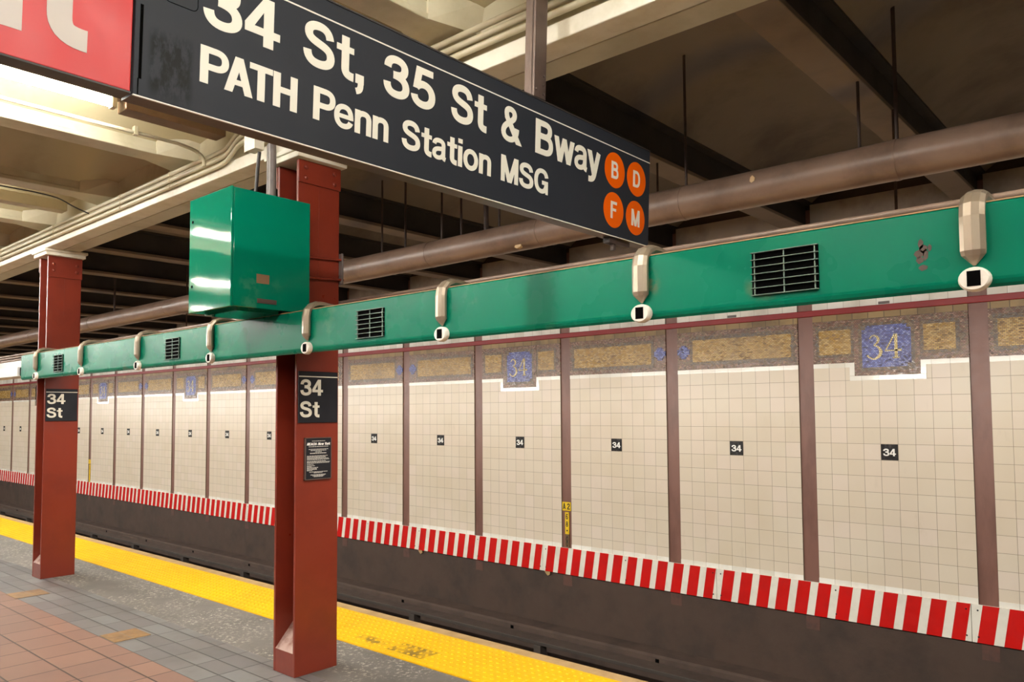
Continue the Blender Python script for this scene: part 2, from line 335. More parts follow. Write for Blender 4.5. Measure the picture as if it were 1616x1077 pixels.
G = {
 '3': [_S((.105, .685), (.105, .84, .20, .912, .33, .912), (.47, .912, .545, .84, .545, .735), (.545, .60, .46, .54, .25, .54), w=.18), _S((.25, .54), (.47, .54, .585, .45, .585, .29), (.585, .16, .48, .088, .335, .088), (.18, .088, .098, .17, .093, .33), w=.18)],
 '4': [_R(.365, .555, 0, 1), _R(.02, .68, .21, .37), ('p', ((.02, .21), (.16, .30), (.365, .70), (.365, 1.0), (.02, .385)))],
 '5': [_R(.15, .60, .835, 1), ('p', ((.055, .45), (.225, .45), (.305, .90), (.14, 1.0))), _S((.14, .475), (.20, .565, .28, .59, .35, .59), (.50, .59, .585, .47, .585, .335), (.585, .17, .47, .088, .33, .088), (.19, .088, .10, .16, .093, .285), w=.18)],
 'S': [_S((.605, .69), (.585, .86, .48, .912, .36, .912), (.22, .912, .115, .85, .115, .735), (.115, .60, .24, .57, .37, .53), (.52, .49, .63, .45, .63, .285), (.63, .15, .51, .088, .36, .088), (.19, .088, .095, .17, .092, .335), w=.18)],
 't': [_S((.21, .95), (.21, .25), (.21, .12, .27, .078, .42, .082), w=.185), _R(.0, .42, .60, .74)],
 ',': [_R(.02, .23, 0, .21), _S((.155, .08), (.155, .0), (.155, -.12, .12, -.165, .04, -.185), w=.14)],
 '&': [_D(.235, .66, .66, 0, .21), _S((.27, .60), (.17, .72, .15, .925, .335, .925), (.50, .925, .52, .75, .43, .66), (.37, .60, .27, .535, .20, .47), (.03, .33, .06, .08, .30, .08), (.47, .08, .57, .22, .575, .44), w=.155)],
 'B': [STEM, _S((.1, .915), (.36, .915), (.53, .915, .575, .84, .575, .745), (.575, .63, .50, .545, .36, .545), (.1, .545), w=.17), _S((.1, .54), (.38, .54), (.57, .54, .63, .44, .63, .315), (.63, .17, .55, .085, .38, .085), (.1, .085), w=.17)],
 'w': [_D(.095, .74, .255, 0, .185), _D(.44, .74, .255, 0, .17), _D(.44, .74, .62, 0, .17), _D(.785, .74, .62, 0, .185)],
 'a': [_S((.09, .52), (.10, .63, .18, .675, .29, .675), (.42, .675, .475, .62, .475, .52), (.475, .17), (.475, .10, .49, .08, .57, .06), w=.16), _S((.475, .44), (.40, .385, .30, .40, .22, .37), (.11, .33, .085, .27, .085, .20), (.085, .12, .16, .07, .24, .07), (.38, .07, .475, .16, .475, .29), w=.15)],
 'y': [_D(.10, .74, .325, .0, .2), _S((.535, .74), (.34, .02), (.29, -.13, .24, -.175, .07, -.165), w=.18)],
 'P': [STEM, _S((.1, .915), (.38, .915), (.57, .915, .61, .80, .61, .69), (.61, .57, .55, .465, .37, .465), (.1, .465), w=.175)],
 'A': [_D(.10, 0, .36, 1, .205), _D(.62, 0, .36, 1, .205), _R(.2, .52, .22, .37)],
 'T': [_R(0, .62, .83, 1), _R(.21, .41, 0, 1)], 'H': [STEM, _R(.48, .68, 0, 1), _R(.1, .6, .435, .61)],
 'e': [_R(.1, .58, .31, .44), _S((.57, .315), (.57, .58, .48, .672, .335, .672), (.18, .672, .092, .55, .092, .37), (.092, .19, .18, .07, .335, .07), (.45, .07, .53, .13, .56, .235), w=.16)],
 'n': [_R(0, .185, 0, .74), _S((.093, .45), (.11, .61, .2, .66, .31, .66), (.43, .66, .485, .59, .485, .47), (.485, 0), w=.175)],
 'r': [_R(0, .185, 0, .74), _S((.093, .4), (.11, .58, .2, .65, .36, .645), w=.175)],
 'i': [_R(0, .19, 0, .74), _R(0, .19, .84, 1)], 'o': [_O(.34, .37, .25, .302, .175)],
 'M': [_R(0, .185, 0, 1), _R(.645, .83, 0, 1), _D(.105, 1, .415, 0, .2), _D(.725, 1, .415, 0, .2)],
 'G': [_S((.655, .67), (.62, .85, .52, .912, .385, .912), (.20, .912, .095, .74, .095, .5), (.095, .25, .20, .088, .385, .088), (.54, .088, .62, .2, .64, .40), w=.18), _R(.41, .73, .37, .53), _R(.60, .73, 0, .5)],
 'C': [_S((.655, .66), (.62, .85, .52, .912, .385, .912), (.20, .912, .095, .74, .095, .5), (.095, .25, .20, .088, .385, .088), (.54, .088, .64, .2, .66, .37), w=.18)],
 'D': [STEM, _S((.1, .915), (.32, .915), (.55, .915, .62, .72, .62, .5), (.62, .28, .55, .085, .32, .085), (.1, .085), w=.175)],
 'F': [STEM, _R(0, .62, .83, 1), _R(0, .55, .44, .60)], 'E': [STEM, _R(0, .64, .83, 1), _R(0, .59, .43, .59), _R(0, .66, 0, .17)],
 'x': [_D(.11, .74, .49, 0, .22), _D(.49, .74, .11, 0, .22)], 'R': [STEM, _S((.1, .915), (.38, .915), (.57, .915, .61, .80, .61, .70), (.61, .58, .55, .49, .37, .49), (.1, .49), w=.175), _D(.42, .48, .58, 0, .21)],
 'N': [STEM, _R(.48, .68, 0, 1), _D(.1, 1, .58, 0, .22)], 'k': [_R(0, .18, 0, 1), _D(.18, .30, .47, .74, .2), _D(.27, .42, .50, 0, .2)],
 'Y': [_D(.10, 1, .34, .38, .21), _D(.58, 1, .34, .38, .21), _R(.24, .44, 0, .42)], '-': [_R(0, .36, .29, .45)],
 '0': [_O(.33, .5, .235, .412, .17)], '8': [_O(.33, .73, .20, .185, .16), _O(.33, .29, .235, .205, .17)],
 '6': [_O(.335, .31, .235, .222, .17), _S((.56, .74), (.53, .86, .45, .912, .345, .912), (.17, .912, .10, .72, .10, .40), w=.17)],
 '2': [_S((.095, .66), (.10, .83, .2, .912, .335, .912), (.48, .912, .565, .83, .565, .70), (.565, .48, .13, .40, .11, .085), w=.18), _R(.02, .65, 0, .17)],
}
def _sample(segs, n=9):
    P = [Vector((segs[0][0], segs[0][1], 0))]
    for q in segs[1:]:
        if len(q) == 2: P.append(Vector((q[0], q[1], 0)))
        else:
            a = P[-1]; b = Vector((q[0], q[1], 0)); c = Vector((q[2], q[3], 0)); d = Vector((q[4], q[5], 0))
            for i in range(1, n + 1):
                t = i / n; P.append(a * (1 - t) ** 3 + b * 3 * t * (1 - t) ** 2 + c * 3 * t * t * (1 - t) + d * t ** 3)
    return P
def _ribbon(segs, h):
    P = _sample(segs); L = []; R_ = []
    closed = (P[0] - P[-1]).length < 1e-6
    for i, p in enumerate(P):
        if closed and i in (0, len(P) - 1): d = P[1] - P[-2]
        else: d = P[min(i + 1, len(P) - 1)] - P[max(i - 1, 0)]
        d.normalize(); nn = Vector((-d.y, d.x, 0)) * h; L.append(p + nn); R_.append(p - nn)
    return L, R_
def glyph_width(ch):
    xs = []
    for it in G[ch]:
        if it[0] == 'p': xs += [q[0] for q in it[1]]
        else:
            L, R_ = _ribbon(it[1], (it[2] or W0) / 2); xs += [q.x for q in L] + [q.x for q in R_]
    return min(xs), max(xs)
KERN = {'PA': -.15, 'AT': -.14, 'TH': -.03, 'Pe': -.08, 'wa': -.04, 'ay': -.05, 'Yo': -.15, 'ta': -.02}
def put_text(mb, body, x0, x1, base, cap, fn, depth=.0012, italic=0., mi=0, gap=.048, bold=1.0, space=.30):
    x = 0; shapes = []; X0 = None
    for ci, ch in enumerate(body):
        if ch == ' ': x += space; continue
        x += KERN.get(body[ci - 1:ci + 1], 0) if ci else 0
        a, b = glyph_width(ch)
        for it in G[ch]:
            if it[0] == 'p': shapes.append([[(q[0] - a + x, q[1]) for q in it[1]]])
            else:
                L, R_ = _ribbon(it[1], (it[2] or W0) / 2 * bold)
                shapes.append([[(q.x - a + x, q.y) for q in (L[i], L[i + 1], R_[i + 1], R_[i])] for i in range(len(L) - 1)])
        x += b - a + gap
    tot = x - gap; sx = (x1 - x0) / tot
    for si, quads in enumerate(shapes):
        dz = depth - 1.5e-5 * (si % 4)
        for q in quads:
            n = len(q); f3 = [(x0 + (u + italic * v) * sx, base + v * cap) for u, v in q]
            mb.add([fn(u, v, 0) for u, v in f3] + [fn(u, v, dz) for u, v in f3], [tuple(range(n, 2 * n))] + [(i, (i + 1) % n, n + (i + 1) % n, n + i) for i in range(n)], mi)
    return mb

# ================================================================== SETTING
XL, XR = -34.0, 3.2
WY = 7.83
# platform floor
mb = MB()
def slab(x0, x1, y0, y1, z0, z1, mi): mb.box(x0, x1, y0, y1, z0, z1, mi)
slab(XL, XR, -5.5, 2.41, -.12, 0, 0); slab(XL, XR, 2.41, 2.95, -.12, 0, 1); slab(XL, XR, 2.95, 4.10, -.12, 0, 2)
struct(mb.build('floor', ['floor_brown', 'floor_grey', 'floor_concrete']))
mb = MB(); mb.box(XL, XR, 4.10, 4.215, -.16, .004, 0); struct(mb.build('floor_edge', ['edge_beige']))
mb = MB(); mb.box(XL, XR, 3.7, 4.14, -1.5, -.16, 0); struct(mb.build('platform_wall', ['slab_side']))
mb = MB(); mb.box(XL, XR, 4.14, 8.1, -1.56, -1.5, 0); struct(mb.build('track_floor', ['track_floor']))
# far wall: panels, posts, frieze
ks = range(-15, 9)
def px(k): return POST0 + BAY * k
mb = MB()
mb.box(XL, XR, WY + .03, WY + .3, -1.5, 4.3, 6)                               # backing
PW = .077
for k in ks:
    a, b = px(k) + PW, px(k + 1) - PW; c = (a + b) / 2
    tab = (k % 3 == 2)
    y0, y1 = WY, WY + .04
    mb.box(a, b, y0 - .004, y1, -.03, .022, 1)                                  # white foot row
    if tab:
        l, r = c - .292, c + .292
        mb.box(a, b, y0, y1, .022, 1.955, 0)
        mb.box(a, l - .045, y0, y1, 1.955, 2.085, 0); mb.box(r + .045, b, y0, y1, 1.955, 2.085, 0)
        mb.box(a, l - .045, y0 - .004, y1, 2.085, 2.129, 1); mb.box(r + .045, b, y0 - .004, y1, 2.085, 2.129, 1)
        mb.box(a, l, y0 + .001, y1, 2.129, 2.547, 2); mb.box(r, b, y0 + .001, y1, 2.129, 2.547, 2); mb.box(l, r, y0 + .012, y1, 1.955, 2.547, 6)
        for (u0, u1) in ((a + .06, l - .03), (r + .03, b - .10)):
            mb.box(u0 - .03, u1 + .03, y0 - .001, y1, 2.185, 2.492, 3)
            mb.box(u0, u1, y0 - .002, y1, 2.215, 2.455, 4)
        for (u, w) in ((b - .05, .035), (a + .03, .025)):
            mb.prism([(u - w, 2.33), (u, 2.33 - w * 1.2), (u + w, 2.33), (u, 2.33 + w * 1.2)], 'Y', y0 - .003, y1, 3)
    else:
        mb.box(a, b, y0, y1, .022, 2.085, 0); mb.box(a, b, y0 - .004, y1, 2.085, 2.129, 1)
        mb.box(a, b, y0 + .001, y1, 2.129, 2.547, 2)
        left_ros = (k % 3 == 1)
        u0, u1 = (a + .19, b - .07) if left_ros else (a + .07, b - .19)
        mb.box(u0 - .035, u1 + .035, y0 - .001, y1, 2.175, 2.497, 3)
        mb.box(u0, u1, y0 - .002, y1, 2.215, 2.455, 4)
        u = a + .075 if left_ros else b - .075
        mb.prism([(u - .075, 2.30), (u - .05, 2.30), (u - .05, 2.275), (u - .03, 2.275), (u - .03, 2.255), (u + .03, 2.255), (u + .03, 2.275), (u + .05, 2.275), (u + .05, 2.30), (u + .075, 2.30), (u + .075, 2.36), (u + .05, 2.36), (u + .05, 2.385), (u + .03, 2.385), (u + .03, 2.405), (u - .03, 2.405), (u - .03, 2.385), (u - .05, 2.385), (u - .05, 2.36), (u - .075, 2.36)], 'Y', y0 - .003, y1, 5)
        u = b - .045 if left_ros else a + .045
        mb.prism([(u - .04, 2.33), (u, 2.285), (u + .04, 2.33), (u, 2.375)], 'Y', y0 - .003, y1, 3)
    mb.box(a, b, y0, y1, 2.547, 2.612, 7)
    mb.box(a, b, y0, y1, 2.655, 2.96, 8); mb.box(a, b, y0 + .01, y1, 2.96, 3.75, 9)
struct(mb.build('wall_tiled', ['tile', 'white_tile', 'mosaic_brown', 'mosaic_dark', 'mosaic_gold', 'mosaic_blue', 'track_wall', 'tan_brick_tile', 'upper_white_tile', 'upper_wall']))
for i, k in enumerate(range(-15, 10)):
    mb = MB(); mb.box(px(k) - PW + .002, px(k) + PW - .002, WY + .014, WY + .05, -.36, 3.7, 0); mb.box(px(k) - PW + .01, px(k) + PW - .01, WY + .0095, WY + .05, -.50, -.34, 1); struct(mb.build('trim_%d' % (i + 1), ['post_brown', 'post_faded']))
mb = MB(); mb.box(XL, XR, WY - .035, WY + .035, 2.608, 2.668, 0, bev=.006); struct(mb.build('trim_red_rail', ['red_trim']))
# lower wall and bench ledge
mb = MB(); mb.box(XL, XR, WY + .012, WY + .29, -1.5, -.03, 0)
mb.prism([(7.6, -1.5), (7.6, -1.045), (7.625, -1.024), (WY + .02, -1.012), (WY + .02, -1.5)], 'X', XL, XR, 1)
for k in range(-14, 4):
    x = -6.70 + 2.13 * k
    mb.box(x - .022, x + .022, 7.594, 7.62, -1.155, -1.06, 2)  # ledge slots as solid black blocks, their inner shade put into the colour
struct(mb.build('wall_lower', ['track_wall', 'ledge', 'black_void']))
# girder over the columns
mb = MB()
mb.box(XL, XR, 2.80, 2.953, 3.40, 3.487, 1, bev=.006)
mb.box(XL, XR, 2.959, 3.12, 3.40, 3.487, 0, bev=.004)
mb.box(XL, XR, 2.88, 3.04, 3.48, 4.25, 0)
mb.box(XL, XR, 2.953, 2.959, 3.408, 3.48, 2)
for xc in (-4.465, -9.037, .107, -13.61, -18.18):
    mb.box(xc - .205, xc + .205, 2.785, 3.20, 3.372, 3.402, 1, bev=.006); mb.box(xc - .185, xc + .185, 2.80, 3.185, 3.335, 3.374, 1, bev=.006)
struct(mb.build('beam_girder', ['cream_paint', 'cream_rough', 'fixture_dirty']))
# platform ceiling: transverse beams with jack arches between
def vault(y_list, hfun, zs, rise, k, w, mi, mbx, n=14):
    a, b = px(k) + w, px(k + 1) - w
    vs = []; fs = []
    for y in y_list:
        for i in range(n + 1):
            t = i / n; x = a + (b - a) * t
            prof = (1 - abs(2 * t - 1) ** 2.3)
            vs.append((x, y, zs + rise * prof * hfun(y)))
    for j in range(len(y_list) - 1):
        for i in range(n): fs.append((j * (n + 1) + i, j * (n + 1) + i + 1, (j + 1) * (n + 1) + i + 1, (j + 1) * (n + 1) + i))
    mbx.add(vs, fs, mi, True)
PB = 3.655
mbv = MB(); mbb = MB()
ysP = [-5.5, 0, 1.6, 2.1, 2.35, 2.5, 2.62, 2.72, 2.8, 2.88]
for k in ks:
    vault(ysP, lambda y: 1.0 if y < 2.1 else math.sqrt(max(0, 1 - ((y - 2.1) / .80) ** 2)), PB + .10, .26, k, .09, 0, mbv)
for k in list(ks) + [9]:
    x = px(k); mbb = MB()
    mbb.box(x - .1, x + .1, -5.5, 2.86, PB, PB + .035, 0, bev=.006); mbb.box(x - .09, x + .09, -5.5, 2.86, PB + .03, PB + .14, 0)
    mbb.add([(x - .103, 2.60, PB + .002), (x + .103, 2.60, PB + .002), (x + .103, 2.60, PB + .12), (x - .103, 2.60, PB + .12), (x - .2, 2.885, PB - .012), (x + .2, 2.885, PB - .012), (x + .24, 2.885, PB + .16), (x - .24, 2.885, PB + .16)], [(0, 1, 2, 3), (4, 5, 6, 7), (0, 1, 5, 4), (1, 2, 6, 5), (2, 3, 7, 6), (3, 0, 4, 7)])
    struct(mbb.build('ceiling_beam', ['cream_paint']))
mbv.box(XL, XR, -5.5, 3.0, 4.25, 4.35, 0)
struct(mbv.build('ceiling_vault', ['vault_paint']))
# track ceiling
TB = 3.48
mbv = MB(); mbb = MB()
ysT = [3.04, 4, 5, 6, 7, 7.6, 7.84]
for k in ks:
    vault(ysT, lambda y: 1.0, TB + .28, .24, k, .09, 0, mbv)
for k in list(ks) + [9]:
    x = px(k); mbb = MB()
    mbb.box(x - .1, x + .1, 3.03, 7.85, TB, TB + .03, 1, bev=.004); mbb.box(x - .03, x + .03, 3.03, 7.85, TB + .03, TB + .3, 0); mbb.box(x - .1, x + .1, 3.03, 7.85, TB + .27, TB + .32, 0)
    struct(mbb.build('beam_over_track', ['dark_steel', 'beam_edge']))
mbv.box(XL, XR, 3.0, 8.1, 4.25, 4.35, 0)
struct(mbv.build('ceiling_over_track', ['soot']))

# ================================================================== THINGS
# tactile strip
mb = MB(); TY0, TY1 = 3.522, 4.10
mb.box(XL, XR, TY0, TY1, 0, .008, 0)
p = .0605; ny = 9
x = -20.0; rowi = 0
ring = [(math.cos(2 * PI * i / 8), math.sin(2 * PI * i / 8)) for i in range(8)]
while x < 0.5:
    for j in range(ny):
        y = TY0 + .035 + j * (TY1 - TY0 - .07) / (ny - 1)
        vs = [(x + .0145 * c, y + .0145 * s_, .0078) for c, s_ in ring] + [(x + .0095 * c, y + .0095 * s_, .0128) for c, s_ in ring]
        mb.add(vs, [(i, (i + 1) % 8, 8 + (i + 1) % 8, 8 + i) for i in range(8)] + [tuple(range(8, 16))], 0)
    x += p
o = mb.build('tactile_strip', ['tactile_yellow']); tag(o, 'yellow bumpy tactile warning strip along the platform edge', 'tactile strip')
# tan plates in the floor
for (x0, x1, y0, y1, lab) in ((-6.295, -6.02, 2.42, 2.685, 'tan worn plate set in the floor between the two red columns, nearer one'), (-8.42, -8.14, 2.40, 2.68, 'tan worn plate set in the floor beside the far red column')):
    mb = MB(); mb.box(x0, x1, y0, y1, .0, .003, 0); mb.box(x0, x1, (y0 + y1) / 2 - .002, (y0 + y1) / 2 + .002, .003, .0034, 1)
    tag(mb.build('floor_plate', ['tan_plate', 'floor_grey']), lab, 'floor plate', 'tan plates in the platform floor')

# platform columns
CW_, CY0, CY1 = .246, 2.842, 3.165
def column(xf, lab):
    xb = xf - CW_; yc = (CY0 + CY1) / 2; t = .022
    r = thing('platform_column', (xf - CW_ / 2, yc, 0), lab, 'column', 'red steel platform columns')
    for (a, b) in ((xf - t, xf), (xb, xb + t)):
        MB().box(a, b, CY0, CY1, 0, 3.335, 0, bev=.003).build('flange', ['column_red'], r)
    MB().box(xb + t, xf - t, yc - .011, yc + .011, 0, 3.335, 0).build('web', ['column_red'], r)
    mb = MB()
    for sg in (1, -1):
        ye = CY0 + .002 if sg > 0 else CY1 - .002
        yw = yc - .011 * sg
        pts = [(ye, 0), (ye, .145), (yw, .31), (yw, 0)]
        mb.prism(pts, 'X', xb + t, xf - t, 0)
        mb.prism([(ye, .1455), (ye + .002 * sg, .149), (yw, .315), (yw, .311)], 'X', xb + t + .001, xf - t - .001, 1)
    mb.build('base_fill', ['column_red', 'pale_fill'], r)
    mb = MB(); mb.box(xf, xf + .012, CY0 - .004, CY1 + .004, 3.185 if xf > -6 else 3.115, 3.335, 0, bev=.002)
    for yy in (CY0 + .05, CY1 - .05):
        for zz in (3.22, 3.29): mb.dome((xf + .012, yy, zz - (0 if xf > -6 else .035)), .016, .016, .011, '+X', 10, 3)
    mb.build('cover_plate', ['column_red'], r)
    mb = MB(); mb.box(xb - .012, xb, CY0 - .004, CY1 + .004, 3.185, 3.335, 0, bev=.002); mb.build('cover_plate', ['column_red'], r)
    for zz in (3.0, 3.1, 3.2, 3.29): MB().dome((xf - .07, yc - .011, zz), .014, .014, .01, '-Y', 8, 3).build('rivet', ['column_red'], r)
    MB().box(xf, xf + .0025, yc - .003, yc + .001, 2.55 if xf > -6 else 2.71, 3.18 if xf > -6 else 3.11, 0).build('seam', ['column_red'], r)
    return r
column(-4.342, 'nearer red steel column with a green cabinet and a black notice on it')
column(-8.914, 'farther red steel column at the left beside the end of the green duct')
def fX(xp): return lambda x, y, z: (xp + z, x, y)            # plate facing +X : x->Y, y->Z
def fY(yp): return lambda x, y, z: (x, yp - z, y)            # plate facing -Y : x->X, y->Z
def column_sign(xf, lab):
    xs = xf + .004
    r = thing('column_sign', (xs, 3.0, 1.61), lab, 'sign', 'black 34 St plates on the columns')
    MB().box(xs, xs + .01, 2.848, 3.15, 1.61, 1.945, 0, bev=.002).build('panel', ['plate_black'], r)
    MB().box(xs + .01, xs + .0112, 2.849, 3.149, 1.907, 1.914, 0).build('line', ['plate_letter'], r)
    put_text(MB(), '34', 2.860, 3.032, 1.787, .105, fX(xs + .010)).build('number', ['plate_letter'], r)
    put_text(MB(), 'St', 2.858, 3.006, 1.645, .105, fX(xs + .010)).build('lettering', ['plate_letter'], r)
column_sign(-4.342, 'black 34 St plate on the nearer red column above the notice')
column_sign(-8.914, 'black 34 St plate on the farther red column')
# notice
xs = -4.338
r = thing('notice_board', (xs, 3.0, 1.24), 'small black notice headed REACH New York on the nearer column', 'notice')
MB().box(xs, xs + .012, 2.902, 3.096, 1.245, 1.508, 0, bev=.002).build('panel', ['plate_black'], r)
mb = MB()
for (a, b, c, d) in ((2.896, 2.903, 1.241, 1.512), (3.095, 3.1, 1.241, 1.512), (2.896, 3.1, 1.508, 1.513), (2.896, 3.1, 1.240, 1.245)): mb.box(xs, xs + .015, a, b, c, d)
mb.build('frame', ['hanger_steel'], r)
put_text(MB(), 'REACH- New York', 2.911, 3.089, 1.463, .0165, fX(xs + .012), italic=.25).build('heading', ['number_white'], r)
mb = MB()
rnd = random.Random(3)
def line(y0, y1, z, h=.0042):
    y = y0
    while y < y1 - .003:
        w = rnd.uniform(.006, .019); e = min(y + w, y1); mb.box(xs + .012, xs + .0128, y, e, z, z + h); y = e + .0028
line(2.95, 3.05, 1.488); mb.build('text_block', ['notice_text'], r); mb = MB(); line(2.925, 3.075, 1.452); line(2.925, 3.075, 1.435); line(2.94, 3.06, 1.427); line(2.975, 3.025, 1.418); line(2.935, 3.06, 1.408, .006)
mb.build('text_block', ['notice_text'], r); mb = MB()
for z in (1.392, 1.386, 1.380, 1.374, 1.368): line(2.912, 3.088 - rnd.uniform(0, .03), z, .0036)
mb.build('text_block', ['notice_text'], r); mb = MB()
for z in (1.358, 1.352, 1.346): line(2.912, 3.088 - rnd.uniform(0, .05), z, .0036)
mb.build('text_block', ['notice_text'], r); mb = MB()
for z, e in ((1.337, .05), (1.328, .06), (1.322, .04), (1.316, .085), (1.310, .075), (1.304, .075), (1.298, .04)): line(2.912, 2.912 + e, z, .0038)
mb.build('text_block', ['notice_text'], r); mb = MB()
line(2.93, 3.07, 1.288); line(2.965, 3.03, 1.282); line(2.94, 3.06, 1.269); line(2.955, 3.045, 1.263); line(2.965, 3.035, 1.257)
mb.build('text_block', ['notice_text'], r)

# black hanging sign with route bullets, built in its own tilted frame: x = towards the wall, z = up, out of face = +X
TILT = .04
SX = -2.15
def sign_root(name, loc, lab, cat, grp=None):
    return thing(name, loc, lab, cat, grp, rot=(0, TILT, 0))
def fS(z0=0.): return lambda x, y, z: (z0 + z, x, y)          # local: face at X=0
s = sign_root('hanging_sign', (SX, 0, 2.546), 'black hanging sign reading 34 St, 35 St & Bway with orange B D F M circles', 'sign')
SB, SE, SHT = .882, 3.552, .506
MB().box(-.065, 0, SB, SE, 0, SHT, 0, bev=.003).build('panel', ['sign_black'], s, local=True)
mb = MB(); mb.box(-.003, .0035, SB, SE, -.0035, .0, 0); mb.build('bottom_edge', ['sign_line'], s, local=True)
mb = MB(); mb.box(-.072, .002, SB, SE, SHT, SHT + .006, 0); mb.box(-.072, -.065, SB, SE, 0, SHT, 0); mb.box(-.072, -.0031, SB, SE, -.003, .0, 1); mb.build('frame', ['sign_frame', 'sign_bottom'], s, local=True)
MB().box(0, .0012, .905, SE, .4415, .4465, 0).build('line', ['sign_line'], s, local=True)
MB().box(.0, .0016, .8955, .9035, .048, .255, 0).build('slot', ['black_void'], s, local=True)  # proud black strip, painted for the shade inside the slot
MB().box(.0, .0012, .8935, .8965, .0, .048, 0).build('seam', ['black_void'], s, local=True)
mb = MB()
pp = []
for (cx, cz, a0) in ((1.041, .308, -90), (1.041, .49, 0), (.975, .49, 90), (.975, .308, 180)):
    for i in range(6): a = math.radians(a0 + 18 * i); pp.append((cx + .016 * math.cos(a), cz + .016 * math.sin(a)))
mb.sweep([(0.0005, u, v) for u, v in pp] + [(0.0005, *pp[0])], .0011, 6)
mb.build('access_outline', ['black_void'], s, local=True)
B1, C1, B2, C2 = .267, .153, .0945, .1105
for (w, a, b, base, cap) in (('34', 1.073, 1.327, B1, C1), ('St,', 1.413, 1.659, B1, C1), ('35', 1.746, 1.998, B1, C1), ('St', 2.083, 2.285, B1, C1), ('&', 2.375, 2.508, B1, C1), ('Bway', 2.599, 3.096, B1, C1),
                             ('PATH', 1.069, 1.396, B2, C2), ('Penn', 1.457, 1.775, B2, C2), ('Station', 1.838, 2.318, B2, C2), ('MSG', 2.379, 2.695, B2, C2)):
    put_text(MB(), w, a, b, base, cap, fS()).build('lettering', ['sign_letter'], s, local=True)
for (ch, u, v) in (('B', 3.222, .330), ('D', 3.422, .329), ('F', 3.218, .129), ('M', 3.419, .126)):
    mb = MB(); mb.prism([(u + .0885 * math.cos(2 * PI * i / 48), v + .0885 * math.sin(2 * PI * i / 48)) for i in range(48)], 'X', 0, .0014, 0)
    b = mb.build('route_bullet', ['bullet_orange'], s, local=True)
    w = {'B': .062, 'D': .066, 'F': .054, 'M': .078}[ch]
    put_text(MB(), ch, u - w / 2, u + w / 2, v - .043, .086, fS(.0014), depth=.0008).build('route_letter', ['bullet_letter'], b, local=True)
# hanger post of the sign
mb = MB(); hy = 2.615
mb.box(-.05, -.006, hy - .04, hy + .004, SHT - .02, 1.10, 0); mb.box(-.012, .006, hy - .04, hy + .042, SHT + .006, 1.10, 0, bev=.002)
for vv, uu in ((.535, .025), (.575, .025), (.545, -.025), (.615, .027)): mb.dome((.006, hy + uu, vv), .007, .007, .006, '+X', 8, 3)
mb.build('hanger_post', ['hanger_steel'], s, local=True)
mb = MB(); mb.box(-.06, -.02, 3.22, 3.40, -.03, -.004, 0); mb.box(-.05, -.03, 3.27, 3.29, -.06, -.03, 0); mb.build('bracket', ['rod_brown'], s, local=True)
# red exit sign
s = sign_root('exit_sign', (SX, 0, 2.546), 'red hanging sign with large pale lettering left of the black sign', 'sign')
MB().box(-.065, 0, -1.2, .876, 0.004, SHT, 0, bev=.003).build('panel', ['sign_red'], s, local=True)
mb = MB(); mb.box(-.064, .003, -1.2, .876, -.001, .004, 0); mb.build('bottom_edge', ['sign_frame'], s, local=True)
put_text(MB(), 'Exit', .112, .763, .0745, .31, fS()).build('lettering', ['sign_letter_grey'], s, local=True)

# electrical cabinet on the near column
cx0, cx1, cy0, cy1, cz0, cz1 = -4.707, -4.20, 2.303, 2.838, 2.303, 3.010
r = thing('electrical_cabinet', ((cx0 + cx1) / 2, (cy0 + cy1) / 2, cz0), 'green metal electrical cabinet mounted high on the nearer red column', 'cabinet')
MB().box(cx0, cx1, cy0 + .012, cy1, cz0, cz1, 0, bev=.004).build('body', ['cabinet_green'], r)
d = MB().box(cx0 - .003, cx1 + .003, cy0 - .006, cy0 + .010, cz0 - .004, cz1 + .003, 0, bev=.004).build('door', ['cabinet_green'], r)
for zz in (cz0 + .16, cz1 - .14): MB().dome((cx0 + .04, cy0 - .006, zz), .009, .009, .006, '-Y', 10, 3).build('screw', ['black_void'], d)
MB().box(cx1, cx1 + .003, 2.47, 2.60, 2.335, 2.362, 0).build('name_plate', ['rod_brown'], r)
MB().box(cx1, cx1 + .0015, 2.465, 2.55, 2.455, 2.51, 0).build('sticker_mark', ['fixture_dirty'], r)
MB().box(cx0 + .08, cx1 - .04, cy0 + .06, 2.64, cz0 - .02, cz0, 0).build('base_tray', ['cabinet_green'], r)
mb = MB()
for zz in (2.70, 2.565): mb.sweep([(-4.325, 2.84, zz - .01), (-4.325, 3.19, zz + .012)], .008, 8)
mb.build('clamp_rod', ['column_red'], r)
MB().box(-4.40, -4.312, 3.168, 3.182, 2.54, 2.755, 0, bev=.003).build('clamp_plate', ['cable_grey'], r)
jb = thing('junction_box', (-4.60, 2.76, 3.42), 'small cream junction box under the girder above the green cabinet', 'junction box')
MB().box(-4.70, -4.58, 2.665, 2.735, 3.42, 3.56, 0, bev=.004).build('body', ['cream_rough'], jb)
MB().box(-4.705, -4.575, 2.659, 2.665, 3.415, 3.565, 0, bev=.002).build('lid', ['cream_rough'], jb)
def cable(path, rad, mat, lab, n=10, name='cable', cat='cable', grp='cables into the green cabinet'):
    return tag(MB().sweep(path, rad, n).build(name, [mat]), lab, cat, grp)
def arc(pts, n=6):
    """smooth a polyline with Catmull-Rom"""
    P = [Vector(p) for p in pts]; P = [P[0]] + P + [P[-1]]; out = []
    for i in range(1, len(P) - 2):
        for j in range(n):
            t = j / n; a, b, c, d = P[i-1], P[i], P[i+1], P[i+2]
            out.append(.5 * ((2 * b) + (c - a) * t + (2 * a - 5 * b + 4 * c - d) * t * t + (3 * b - a - 3 * c + d) * t ** 3))
    return out + [P[-2]]
